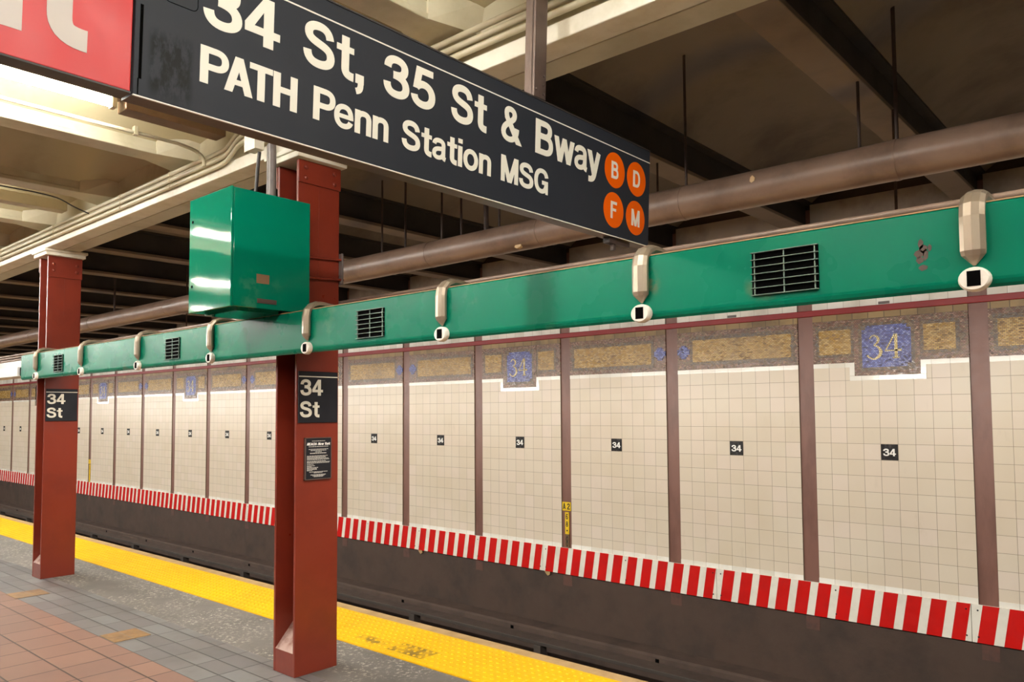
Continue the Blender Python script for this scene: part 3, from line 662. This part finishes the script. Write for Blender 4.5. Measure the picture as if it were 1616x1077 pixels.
cable(arc([(-4.43, 2.72, 3.56), (-4.40, 2.68, 3.47), (-4.39, 2.68, 3.35), (-4.39, 2.68, 3.0)]), .024, 'cable_grey', 'thick grey conduit bending down into the top of the green cabinet')
cable([(-4.46, 2.70, 3.42), (-4.46, 2.70, 3.0)], .016, 'cable_grey', 'thin straight grey conduit into the top of the green cabinet')
cable(arc([(-4.58, 2.70, 3.40), (-4.60, 2.70, 3.30), (-4.62, 2.70, 3.15), (-4.62, 2.68, 3.0)]), .012, 'cable_black', 'black flexible cable curving into the top of the green cabinet')

# green duct
DX0, DX1, DY0, DY1, DZ0, DZ1 = -9.02, XR, 2.65, 2.836, 2.03, 2.285
r = thing('green_duct', (-4.0, 2.74, DZ0), 'long green metal duct running in front of both red columns', 'duct')
mb = MB()
prof = [(DY1, DZ1), (DY0 + .006, DZ1), (DY0, DZ1 - .006), (DY0, DZ0 + .03)]
prof += [(DY0 + .001, DZ0 + .022), (DY0 + .006, DZ0 + .010), (DY0 + .016, DZ0 + .001), (DY0 + .022, DZ0 + .002), (DY1, DZ0 + .095)]
mb.prism(prof, 'X', DX0, DX1, 0)
mb.build('housing', ['duct_green'], r)
mb = MB(); mb.box(DX0, DX1, DY0 + .002, DY0 + .03, DZ1, DZ1 + .004, 0); mb.build('top_edge_light', ['edge_beige'], r)  # pale strip paints the light caught along the duct's top edge
HOOKS = [1.83, .675, -.479, -1.633, -2.777, -3.93, -5.079, -6.234, -7.396, -8.545]
for hx in HOOKS:
    zt = 2.325
    path = [(hx, 2.86, zt - .015), (hx, 2.74, zt - .003), (hx, 2.70, zt - .004), (hx, 2.665, zt - .018), (hx, 2.640, zt - .046), (hx, 2.633, zt - .08), (hx, 2.633, 2.142), (hx, 2.637, 2.130), (hx, 2.644, 2.098)]
    MB().sweep(path, [.036] * 6 + [.036, .034, .004], 10, up=(1, 0, 0), ell=(1.0, .55), smooth=False).build('conduit_hood', ['steel_cap'], r)
    mb = MB(); N = 24; vs = []
    for (q, h) in ((1, 0), (1, .014), (.96, .022), (.86, .027)):
        vs += [(hx + .044 * q * math.cos(2 * PI * i / N), DY0 - .0005 - h, 2.056 + .037 * q * math.sin(2 * PI * i / N)) for i in range(N)]
    mb.add(vs, [(j * N + i, j * N + (i + 1) % N, (j + 1) * N + (i + 1) % N, (j + 1) * N + i) for j in range(3) for i in range(N)], 0, True)
    mb.add(vs[-N:], [tuple(range(N))], 0); mb.add(vs[:N], [tuple(range(N))], 0)
    c = mb.build('collar', ['collar_white'], r)
    MB().box(hx - .018, hx + .018, DY0 - .0285, DY0 - .002, 2.034, 2.080, 0).build('opening', ['black_void'], c)  # solid black block, painted for the shade inside the hole
for vx in (1.25, -1.058, -3.347, -5.665, -7.97):
    g = MB().box(vx - .118, vx + .118, DY0 - .003, DY0 + .02, 2.080, 2.232, 0).build('vent_grille', ['black_void'], r)  # black plate on the closed duct, painted for the vent's dark inside
    mb = MB()
    for i in range(7): z = 2.080 + .152 * i / 6; mb.box(vx - .119, vx + .119, DY0 - .014, DY0 - .002, z - .0012, z + .0012, 0)
    for u in (-.107, 0, .107): mb.box(vx + u - .002, vx + u + .002, DY0 - .008, DY0 - .002, 2.08, 2.232, 0)
    mb.build('vent_bar', ['slat_grey'], g)
mb = MB()
for (u, z, w, h) in ((-.625, 2.185, .008, .018), (-.618, 2.17, .012, .014), (-.63, 2.155, .016, .014), (-.612, 2.15, .008, .02), (-.628, 2.135, .012, .012), (-.62, 2.11, .014, .010), (-.60, 2.17, .006, .012)):
    mb.prism([(u - w, z), (u - w * .3, z - h), (u + w * .8, z - h * .5), (u + w, z + h * .4), (u, z + h), (u - w * .7, z + h * .6)], 'Y', DY0 - .0006, DY0 + .004, 0)
mb.build('paint_scuff', ['rod_brown'], r)
# white box at the duct's far end
r = thing('light_box', (-10.6, 2.76, 2.06), 'long white box continuing from the far end of the green duct', 'light box')
MB().box(-12.4, -9.17, 2.66, 2.83, 2.075, 2.175, 0, bev=.006).build('body', ['white_box'], r)
MB().box(-9.17, -9.10, 2.68, 2.81, 2.08, 2.17, 0, bev=.01).build('end_cap', ['black_void'], r)
tag(MB().cyl((-10.47, 2.80, 2.175), (-10.47, 2.80, 3.40), .028, 12).build('support_pole', ['cable_grey']), 'thin grey pole from the ceiling girder down to the white box', 'pole')

# brown conduits behind the duct
for (y, z, rr, lab, mat) in ((3.235, 2.435, .013, 'uppermost thin brown conduit running behind the top of the green duct', 'conduit_brown'), (3.235, 2.405, .012, 'middle thin brown conduit running behind the top of the green duct', 'conduit_brown'), (3.245, 2.376, .013, 'lowest thin brown conduit running behind the top of the green duct', 'conduit_brown')):
    tag(MB().cyl((XL, y, z), (XR, y, z), rr, 10).build('conduit', [mat]), lab, 'conduit', 'brown conduits behind the green duct')
tag(MB().box(XL, XR, 3.264, 3.31, 2.26, 2.425, 0, bev=.004).build('support_channel', ['conduit_brown']), 'brown steel channel carrying the thin conduits behind the green duct', 'channel')

# large pipe with its hanger rods
PY, PZ = 4.45, 3.008
r = thing('ceiling_pipe', (-4, PY, PZ), 'thick brown pipe hung above the tracks behind the green duct', 'pipe')
MB().cyl((XL, PY, PZ), (XR, PY, PZ), .108, 32).build('body', ['pipe_brown'], r)
for xx in (.9, -1.15, -2.42, -3.6, -4.8, -7.2, -9.6, -12.0, -14.5):
    MB().cyl((xx - .012, PY, PZ), (xx + .012, PY, PZ), .1105, 32).build('joint_band', ['pipe_brown'], r)
for (xx, zz, w) in ((-1.915, PZ + .03, .016), (-3.78, PZ - .085, .032)):
    yy = PY - math.sqrt(.1095 ** 2 - (zz - PZ) ** 2)
    mb = MB(); mb.prism([(xx - w, zz - .01), (xx - w * .3, zz - .022), (xx + w * .9, zz - .012), (xx + w, zz + .006), (xx + .1 * w, zz + .022), (xx - w * .7, zz + .012)], 'Y', yy - .004, yy + .03, 0)
    mb.build('bare_patch', ['chip_paint'], r)
RODS = [(-1.33, 4.42, TB, 3.11, .009, 'hanger rod from the dark beam to the thick pipe, rightmost of the rods'), (-1.30, 4.98, TB, 2.43, .009, 'hanger rod passing behind the thick pipe beside the rightmost rod'),
        (-1.16, 4.5, 3.88, 3.10, .011, 'long hanger rod running from the vault to the thick pipe, right of the dark beam'), (-2.405, 4.45, 4.0, 3.11, .009, 'hanger rod to the thick pipe just right of the sign hanger post'),
        (-2.88, 4.9, TB, 3.05, .008, 'hanger rod beside the right end of the black sign'), (-5.14, 4.45, 3.98, 3.11, .010, 'pale thin hanger rod below the words Penn Station'),
        (-4.68, 4.45, 3.98, 3.1, .009, 'thin hanger rod second to the right of the near column under the sign'), (-4.5, 4.5, TB, 3.05, .009, 'dark hanger rod third to the right of the near column under the sign'),
        (-4.17, 4.45, 3.95, 3.1, .020, 'thick dark hanger strap under the black sign above the pipe'), (-4.03, 4.45, 3.95, 3.1, .009, 'dark hanger rod right of the thick hanger strap'),
        (-5.46, 4.45, TB + .3, 3.1, .009, 'short dark hanger rod nearest the near column'), (-11.3, 4.45, 3.98, 3.1, .014, 'pale hanger rod between the far column and the green cabinet'), (-10.3, 5.0, 3.98, 2.43, .010, 'dark hanger rod behind the pipe left of the green cabinet')]
for (x, y, z1, z0, rr, lab) in RODS:
    tag(MB().cyl((x, y, z0), (x, y, z1), rr, 8).build('hanger_rod', ['rod_brown']), lab, 'hanger rod', 'hanger rods under the track ceiling')

# conduits on the girder face
for (dz, lab) in ((0, 'lowest of three cream conduits along the ceiling girder'), (.048, 'middle of three cream conduits along the ceiling girder'), (.098, 'uppermost of three cream conduits along the ceiling girder')):
    z = 3.515 + dz; zl = 3.50 + dz - .03
    path = [(XL, 2.775, zl), (-5.35, 2.775, zl)] + arc([(-5.3, 2.775, zl), (-5.15, 2.775, zl + .012), (-4.98, 2.765, z + .03), (-4.86, 2.76, z + .045), (-4.74, 2.76, z + .045)], 4)
    if dz < .06: pass
    c = thing('conduit', (-6, 2.775, zl), lab, 'conduit', 'cream conduits along the girder')
    mb = MB().sweep(path + [(-4.70, 2.76, z + .045), (-4.4, 2.765, z + .02), (-4.2, 2.775, z), (XR, 2.775, z)], .0165, 10)
    mb.build('tube', ['cream_paint'], c)
    for xx in (-1.93, -3.3, -6.02, -6.95, -8.55, -10.2):
        zz = z if xx > -4.3 else zl
        MB().sweep([(xx - .012, 2.775, zz), (xx + .012, 2.775, zz)], .021, 10).build('clamp', ['fixture_cream'], c)
# conduit along the beam side and thin dark cable on the next bay
c = thing('conduit', (-5.43, 0, 3.62), 'cream conduit running under the ceiling past the lit fluorescent tube', 'conduit')
MB().sweep([(-5.43, -5.4, 3.62), (-5.43, 2.5, 3.62)] + arc([(-5.43, 2.55, 3.62), (-5.43, 2.68, 3.60), (-5.43, 2.74, 3.56), (-5.43, 2.75, 3.50)], 4), .013, 10).build('tube', ['cream_paint'], c)
MB().box(-5.45, -5.41, 2.24, 2.265, 3.60, 3.66, 0).build('clamp', ['fixture_cream'], c)
o = MB().sweep([(-7.62, 0, 3.64), (-7.62, 2.25, 3.64)] + arc([(-7.62, 2.3, 3.64), (-7.6, 2.48, 3.62), (-7.58, 2.62, 3.56), (-7.57, 2.74, 3.52)], 4), .006, 8).build('cable', ['cable_black'])
tag(o, 'thin dark cable along the ceiling bending down to the girder conduits at far left', 'cable')

# fluorescent fixtures (their light comes with them)
def fixture(x, lab, dy=0., tail='fixture_cream'):
    r = thing('fluorescent_fixture', (x, 2.0, 3.70), lab, 'light fixture', 'fluorescent fixtures under the platform ceiling')
    MB().box(x - .065, x + .065, -4.5 + dy, 2.07 + dy, 3.735, 3.80, 0, bev=.004).build('housing', ['fixture_cream'], r)
    if not dy: MB().box(x - .07, x + .07, 2.075, 2.77, 3.66, 3.76, 0, bev=.006).build('end_cover', [tail], r)
    for i in range(4):
        y1 = 2.0 + dy - i * 1.5; y0 = y1 - 1.22
        MB().cyl((x, y0, 3.69), (x, y1, 3.69), .019, 14).build('tube', ['tube_glow'], r)
        for yy in (y0 - .02, y1 + .005): MB().box(x - .03, x + .03, yy, yy + .03, 3.665, 3.74, 0, bev=.003).build('lamp_holder', ['fixture_cream'], r)
    return r
fixture(-5.22, 'lit fluorescent tube fixture hanging below the red sign at upper left', 0., 'fixture_dirty')
for x in (-2.172, .876, -8.268, -11.316, -14.364, -20.46, -26.556):
    fixture(x, 'unlit cream end of a ceiling light fixture above the farther red column at far left' if x == -8.268 else 'fluorescent tube fixture in a ceiling bay beyond the frame', .6 if x > 0 else 0.)  # unseen right-hand fixture shifted wallward to brighten the sign's far end

# the row of tubes along the platform edge, on the track side of the duct
def edge_fixture(x0, x1, lab):
    r = thing('edge_fixture', ((x0 + x1) / 2, 2.94, 2.2), lab, 'light fixture', 'fluorescent fixtures behind the green duct')
    MB().prism([(2.845, 2.14), (2.845, 2.275), (3.04, 2.275), (3.04, 2.215), (3.03, 2.215), (3.03, 2.26), (2.857, 2.26), (2.857, 2.14)], 'X', x0, x1, 0).build('reflector', ['white_box'], r)
    for xe in (x0, x1): MB().prism([(2.85, 2.12), (2.85, 2.27), (3.035, 2.27), (3.035, 2.15)], 'X', xe - .004, xe + .004, 0).build('end_plate', ['white_box'], r)
    n = max(1, int((x1 - x0) / 1.25)); st = (x1 - x0) / n
    for i in range(n):
        a, b = x0 + st * i + .03, x0 + st * (i + 1) - .03
        MB().cyl((a, 2.93, 2.20), (b, 2.93, 2.20), .019, 12).build('tube', ['edge_tube_glow'], r)
        ld = bpy.data.lights.new('tube_light', 'AREA'); ld.shape = 'RECTANGLE'; ld.size = b - a; ld.size_y = .08; ld.energy = EDGE_W * (b - a) / 1.2; ld.color = EDGE_COL
        lo = bpy.data.objects.new('tube_light', ld); COL.objects.link(lo); lo.location = ((a + b) / 2, 2.955, 2.175); lo.rotation_euler = (math.radians(58), 0, 0)
edge_fixture(-3.7, 3.0, 'fluorescent fixture behind the green duct right of the nearer red column')
edge_fixture(-8.35, -4.75, 'fluorescent fixture behind the green duct between the two red columns')
edge_fixture(-13.5, -9.2, 'fluorescent fixture behind the white box left of the farther red column')
edge_fixture(-18.1, -13.7, 'fluorescent fixture along the platform edge beyond the left of the photo')
edge_fixture(-33.5, -24.2, 'fluorescent fixture at the far end of the platform edge beyond the left of the photo')
edge_fixture(-24.0, -18.3, 'fluorescent fixture along the far platform edge beyond the left of the photo')

# hazard boards
HZ0, HZ1 = -.354, -.026
HB = 2.406
joints = [-1.542 + HB * i for i in range(2, -15, -1)]
HLAB = {}
vis = [j for j in joints]
def hazard(i):
    x1 = -1.542 + HB * (i + 1) if i < 1 else XR; x0 = -1.542 + HB * i
    if i in (0, -1, -2): pass
    lab = {0: 'red and white striped board at the right edge of the wall', -1: 'red and white striped board, second from the right edge', -2: 'red and white striped board, third from the right edge', -3: 'red and white striped board with the yellow marker post at its right end', -4: 'red and white striped board just right of the nearer red column'}.get(i)
    if lab is None:
        n = -4 - i
        ordn = ['', 'first', 'second', 'third', 'fourth', 'fifth', 'sixth', 'seventh', 'eighth', 'ninth', 'tenth', 'eleventh'][n]
        lab = 'red and white striped wall board, %s one left of the nearer red column' % ordn
    r = thing('hazard_board', ((x0 + x1) / 2, WY - .02, HZ0), lab, 'striped board', 'striped boards along the tiled wall')
    MB().box(x0 + .002, x1 - .002, WY - .022, WY - .005, HZ0, HZ1, 0, bev=.002).build('board', ['haz_white'], r)
    mb = MB(); pit = HB / 12; y = WY - .022
    for k in range(12):
        a = x0 + pit * k + .09; b = a + .125; sl = -.052
        if b > x1 - .002: b = x1 - .002
        pl = [(a, HZ1 - .001), (b, HZ1 - .001), (min(b + sl, x1), HZ0 + .001), (a + sl, HZ0 + .001)]
        mb.prism(pl, 'Y', y - .0012, y + .004, 0)
    mb.build('stripe', ['haz_red'], r)
    mb = MB()
    for xx in (x0 + .05, x0 + HB / 2 + .05, x1 - .04):
        for zz in (HZ0 + .05, HZ1 - .05): mb.dome((xx, y - .001, zz), .008, .008, .004, '-Y', 8, 2)
    for xx in (x0 + .06, x0 + HB * .5):
        if i in (-2, -3): MB().prism([(xx - .04, HZ0), (xx + .05, HZ0), (xx + .045, HZ0 - .04), (xx + .01, HZ0 - .055), (xx - .02, HZ0 - .03)], 'Y', WY - .015, WY - .006, 0).build('mounting_tab', ['edge_beige'], r); break
    mb.build('screw', ['black_ink'], r)
for i in range(0, -13, -1): hazard(i)

# number tiles and mosaic tablets
def digit34(mb, cx, z0, h, fn, mi=0):
    """old-style serif 3 and 4 made of ribbons with swelling strokes"""
    def rib(pts, ws):
        P = arc([(p[0], p[1], 0) for p in pts], 5); W = []
        n = len(pts) - 1
        for i in range(len(P)):
            t = i / (len(P) - 1) * n; k = min(int(t), n - 1); W.append(ws[k] + (ws[k + 1] - ws[k]) * (t - k))
        L = []; R_ = []
        for i, p in enumerate(P):
            d = (P[min(i + 1, len(P) - 1)] - P[max(i - 1, 0)]).normalized(); nn = Vector((-d.y, d.x, 0))
            L.append(p + nn * W[i] / 2); R_.append(p - nn * W[i] / 2)
        vs = []
        for a in (0., .003):
            vs += [fn(cx + q.x * h, z0 + q.y * h, a) for q in L] + [fn(cx + q.x * h, z0 + q.y * h, a) for q in R_]
        m = len(L); fs = []
        for i in range(m - 1):
            fs += [(2 * m + i, 2 * m + i + 1, 3 * m + i + 1, 3 * m + i), (i, m + i, m + i + 1, i + 1), (i, i + 1, 2 * m + i + 1, 2 * m + i), (m + i, 3 * m + i, 3 * m + i + 1, m + i + 1)]
        mb.add(vs, fs, mi)
    rib([(-.60, .86), (-.50, .98), (-.36, .98), (-.25, .86), (-.28, .70), (-.44, .58)], [.05, .05, .07, .11, .08, .03])
    rib([(-.44, .58), (-.26, .50), (-.16, .32), (-.22, .12), (-.42, .0), (-.60, .06), (-.70, .16)], [.03, .08, .13, .12, .07, .05, .09])
    rib([(.40, 1.02), (.22, .68), (.02, .33)], [.07, .06, .05]); rib([(.0, .33), (.35, .33), (.66, .335)], [.06, .05, .10])
    rib([(.44, 1.02), (.44, .5), (.44, .02)], [.12, .12, .12]); rib([(.30, .03), (.44, .02), (.58, .03)], [.05, .05, .05])
LABN = {4: 'fifth', 5: 'sixth'}
ordn = ['first', 'second', 'third', 'fourth', 'fifth', 'sixth', 'seventh', 'eighth', 'ninth', 'tenth', 'eleventh', 'twelfth']
for k in range(-12, 8):
    if k in (-1, -10, -9): continue                                   # behind the columns
    c = px(k) + BAY / 2
    if k >= 0: lab = 'black 34 tile on the cream wall, %s one right of the nearer red column' % ordn[k]
    elif k > -9: lab = 'black 34 tile on the cream wall, %s one left of the nearer red column' % ordn[-k - 2]
    else: lab = 'black 34 tile on the cream wall, %s one left of the farther red column' % ordn[-k - 11]
    r = thing('number_tile', (c, WY, 1.196), lab, 'number tile', 'black 34 tiles along the cream wall')
    MB().box(c - .0745, c + .0745, WY - .003, WY + .01, 1.1985, 1.3465, 0).build('tile', ['number_black'], r)
    put_text(MB(), '34', c - .056, c + .056, 1.2375, .068, fY(WY - .003)).build('number', ['number_white'], r)
TL = {5: 'large blue mosaic tablet with gold 34, nearest one at the right', 2: 'blue mosaic tablet with gold 34 right of the nearer red column', -4: 'blue mosaic tablet with gold 34, first one left of the nearer red column', -7: 'blue mosaic tablet with gold 34, just right of the farther red column'}
for k, lab in TL.items():
    c = px(k) + BAY / 2; l, r_ = c - .292, c + .292
    r = thing('mosaic_tablet', (c, WY, 1.955), lab, 'mosaic tablet', 'blue 34 mosaic tablets in the wall frieze')
    MB().box(l, r_, WY - .003, WY + .011, 2.0, 2.545, 0).build('border', ['mosaic_brown'], r)
    MB().box(l + .045, r_ - .045, WY - .0035, WY + .01, 2.045, 2.505, 0).build('inner_border', ['mosaic_dark'], r)
    mb = MB(); a, b, z0, z1, q = l + .075, r_ - .075, 2.075, 2.475, .035
    mb.prism([(a, z0), (b - q, z0), (b - q, z0 + q), (b, z0 + q), (b, z1 - q), (b - q, z1 - q), (b - q, z1), (a + q, z1), (a + q, z1 - q), (a, z1 - q)], 'Y', WY - .0045, WY + .01, 0)
    mb.build('blue_field', ['mosaic_blue'], r)
    mb = MB(); digit34(mb, c - .012, 2.155, .225, fY(WY - .0045)); mb.build('number', ['mosaic_digit'], r)
    mb = MB(); y0, y1 = WY - .004, WY + .011
    mb.prism([(l - .045, 1.955), (r_ + .045, 1.955), (r_, 2.0), (l, 2.0)], 'Y', y0, y1, 0)
    mb.prism([(l - .045, 1.955), (l, 2.0), (l, 2.129), (l - .045, 2.129)], 'Y', y0, y1, 0); mb.prism([(r_ + .045, 1.955), (r_ + .045, 2.129), (r_, 2.129), (r_, 2.0)], 'Y', y0, y1, 0)
    mb.build('white_border', ['white_tile'], r)
# yellow distance markers on wall posts
def marker(k, lab, text):
    x = px(k)
    r = thing('distance_marker', (x, WY, -.02), lab, 'marker', 'yellow distance markers on wall posts')
    y = WY + .012
    MB().box(x - .066, x + .066, y - .014, y, .432, .54, 0, bev=.002).build('head_plate', ['marker_yellow'], r)
    MB().box(x - .026, x + .036, y - .012, y, .14 if text else -.02, .415, 0, bev=.002).build('strip', ['marker_yellow'], r)
    if text: MB().box(x - .026, x + .036, y - .012, y, -.02, .14, 0).build('lower_strip', ['tan_plate'], r)
    if text:
        put_text(MB(), 'A', x - .054, x - .012, .449, .076, fY(y - .014)).build('lettering', ['black_ink'], r)
        put_text(MB(), '2', x + .012, x + .054, .449, .076, fY(y - .014)).build('lettering', ['black_ink'], r)
        for ch, z in (('6', .325), ('8', .232), ('0', .048), ('0', -.015 + .0)):
            put_text(MB(), ch, x - .012, x + .022, z - (.02 if False else 0), .068, fY(y - .012)).build('lettering', ['black_ink'], r)
        MB().dome((x + .006, y - .012, .185), .011, .011, .002, '-Y', 12, 2).build('lettering', ['black_ink'], r)
marker(3, 'yellow distance marker reading A2 68 00 on a brown wall post', True)
marker(-7, 'distant yellow distance marker on a wall post beside the farther red column', False)
# small dark labels on the white strip above the red rail
for x, lab in ((-3.716, 'small dark label above the red wall rail under the duct vent'), (-2.18, 'small dark label above the red wall rail over the large mosaic tablet')):
    mb = MB(); mb.box(x - .05, x + .05, WY - .004, WY + .004, 2.675, 2.70, 0)
    tag(mb.build('wall_label', ['cable_grey']), lab, 'label', 'dark labels above the red wall rail')

# third rail cover with brackets
r = thing('third_rail_cover', (-5, 7.0, -1.0), 'long grey cover board of the third rail beside the dark wall', 'rail cover')
MB().box(XL, XR, 6.90, 7.12, -.965, -.925, 0, bev=.004).build('board', ['rail_cover'], r)
for i in range(-11, 4):
    x = -5.70 + 2.13 * i
    MB().box(x - .05, x + .05, 6.885, 7.0, -1.5, -.965, 0, bev=.004).build('bracket', ['rail_cover'], r)
